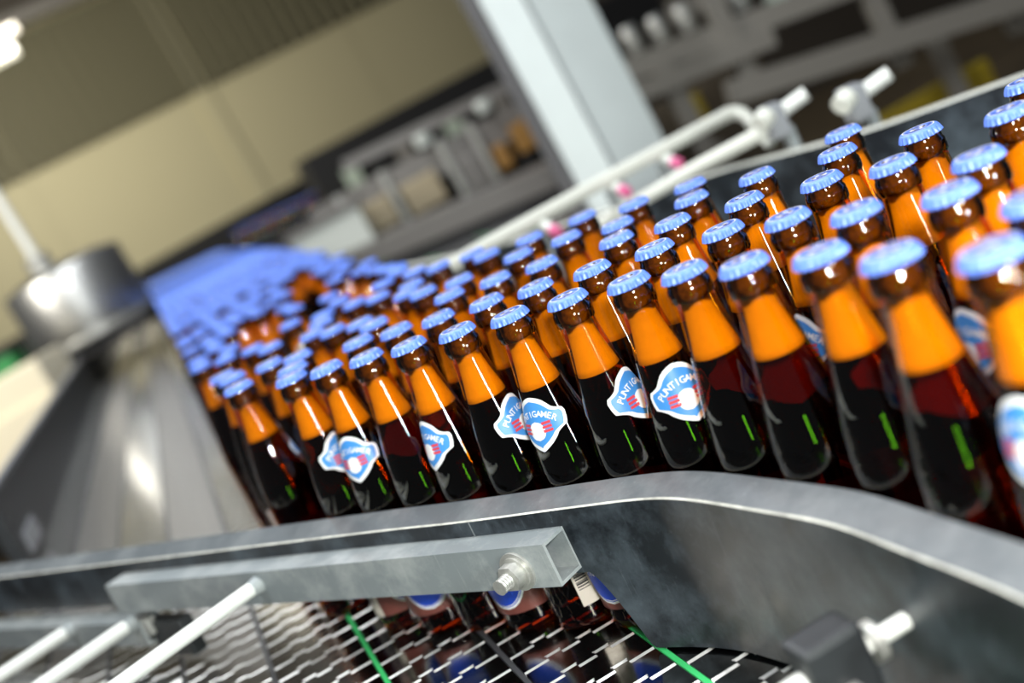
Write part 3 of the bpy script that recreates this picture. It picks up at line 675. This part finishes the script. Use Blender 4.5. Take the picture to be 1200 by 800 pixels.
ROWS = [  # rows counted from the black guide plate, each from right to left
    ('front row', [11, 12, 18, 17, 19, 20, 35, 36, 51, 57, 67, 68, 69, 77]),
    ('second row', [10, 9, 8, 16, 15, 24, 28, 34, 45, 50, 56, 55, 70, 71]),
    ('third row', [4, 3, 7, 14, 23, 27, 31, 39, 43, 54, 53, 63, 72]),
    ('fourth row', [5, 2, 1, 13, 22, 26, 30, 33, 42, 44, 49, 48, 75]),
    ('fifth row', [6, 0, 21, 25, 29, 32, 37, 38, 46, 40, 41, 52, 74])]
names = {}
for rn, ids in ROWS:
    for j, i in enumerate(ids): names[i] = (rn, j)
YAW = {69: 35, 68: -40, 67: 180, 57: -65, 51: 50, 36: -45, 35: 52, 11: -40, 9: -55, 16: -65, 20: 12, 19: 150, 17: 180, 18: 140, 12: 165, 24: 170}
BYAW = {69: 20, 68: -20, 67: 180, 57: -45, 51: 95, 36: -45}
LOOK = {20: 'neck label in full view', 36: 'neck label on its left side', 51: 'half label on its right side', 35: 'label on its right edge', 68: 'label on its left half', 69: 'label on its right half', 67: 'red gleam through dark beer', 17: 'red gleam through dark beer', 57: 'thin label edge on its left'}
rnd = random.Random(7)
def bottle(x, y, yaw, hi, label, group, byaw=None):
    r = thing('beer_bottle', label, 'bottle', (x, y, 0.0003), (0, 0, yaw), group)
    if hi:
        link('glass', G_hi, r); link('beer', B_hi, r); link('foam', F_hi, r)
        c = link('crown_cap', C_hi, r); p = link('cap_print', CPm, c); p.rotation_euler = (0, 0, rnd.uniform(0, 6.28))
        link('neck_label', NL, r); bl = link('body_label', BL, r); bl.rotation_euler = (0, 0, (byaw or 0))
    else:
        link('glass', G_lo, r); link('beer', B_lo, r); link('foam', F_lo, r); link('crown_cap', C_lo, r)
    return r
cnt = 0
rest = sorted([i for i in range(len(POS)) if i not in names], key=lambda i: -POS[i][0])
for i, (x, y) in enumerate(POS):
    x /= 1000; y /= 1000
    face = math.atan2(x, y) * -1          # turn the front of the label towards the lens side
    rel = YAW.get(i); 
    if rel is None: rel = rnd.uniform(75, 285) if rnd.random() < 0.9 else rnd.uniform(-60, 60)
    yaw = face + math.radians(rel)
    by = math.radians(BYAW.get(i, rel) - rel)
    if i in names:
        rn, j = names[i]
        if i in LOOK: lab = 'brown bottle, %s, %s from the right in the %s' % (LOOK[i], ordn[j], rn)
        else: lab = 'brown blue-capped bottle, %s from the right in the %s behind the guide plate' % (ordn[j], rn)
        bottle(x, y, yaw, True, lab, 'bottles crowding behind the guide plate', by)
    else:
        j = rest.index(i)
        bottle(x, y, yaw, y < 1.5, 'blurred brown bottle, %s from the right in the loose sixth row' % ordn[j], 'bottles crowding behind the guide plate', by)
    cnt += 1
# the far crowd, packed in staggered rows
occ = [(x/1000, y/1000) for x, y in POS]
def right_edge(a):
    tab = ((1.5, 0.30), (1.72, 0.305), (2.45, 0.36), (3.5, 0.42), (6.1, 0.53), (11.2, 0.66))
    for (a0, c0), (a1, c1) in zip(tab[:-1], tab[1:]):
        if a0 <= a <= a1: return c0+(c1-c0)*(a-a0)/(a1-a0)
    return 0
def gap(c, a):   # bare stretches of the conveyor between the two arms of the crowd
    return (1.6 < a < 2.6 and abs(c-(0.20+0.07*(a-1.6))) < 0.035) or (1.75 < a < 2.0 and 0.10 < c < 0.16)
far = []
a = 1.55; j = 0
while a < 11.0:
    c = 0.012 + (0.0312 if j % 2 else 0); re = right_edge(a)
    while c < re:
        p = cc(c, a)
        if all((p.x-q[0])**2+(p.y-q[1])**2 > 0.0588**2 for q in occ if abs(q[1]-p.y) < 0.07):
            if not (a < 4.0 and rnd.random() < (0.22 if a < 2.6 else 0.10)) and not gap(c, a): far.append((p.x+rnd.uniform(-0.0014, 0.0014), p.y+rnd.uniform(-0.002, 0.002)))
        c += 0.0625
    a += 0.0625*0.8661; j += 1
far.sort(key=lambda p: p[0]**2+p[1]**2)
n_ind = 299-cnt
for x, y in far[:n_ind]:
    bottle(x, y, 0, False, 'blurred brown bottle with blue crown cap in the far crowd', 'bottles in the far crowd')
mb = MB()
for x, y in far[n_ind:]:
    mb.lathe([(r, z) for r, z in (PROF[4], PROF[7], PROF[10], PROF[13], PROF[15], PROF[21])], 10, 0, (x, y, 0), closed=False)
    mb.lathe([(0.0155, 0.2533), (0.0138, 0.2589), (0.0122, 0.26)], 12, 1, (x, y, 0))
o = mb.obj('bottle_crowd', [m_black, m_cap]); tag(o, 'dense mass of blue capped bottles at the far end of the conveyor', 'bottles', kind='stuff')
# bottles on the far conveyor line under the wall
for k in range(75):
    o = thing('beer_bottle', 'far blurred bottle with blue cap on the conveyor below the wall', 'bottle', group='bottles on the far conveyor')
    p = FC0.lerp(FC1, (k//5+0.5)/15.2) + Vector((0.012*(k % 2), 0.085*(k % 5-2), -0.004))
    o.matrix_world = RB @ Matrix.Translation(p)
    link('glass', G_lo, o); link('beer', B_lo, o); link('crown_cap', C_lo, o)
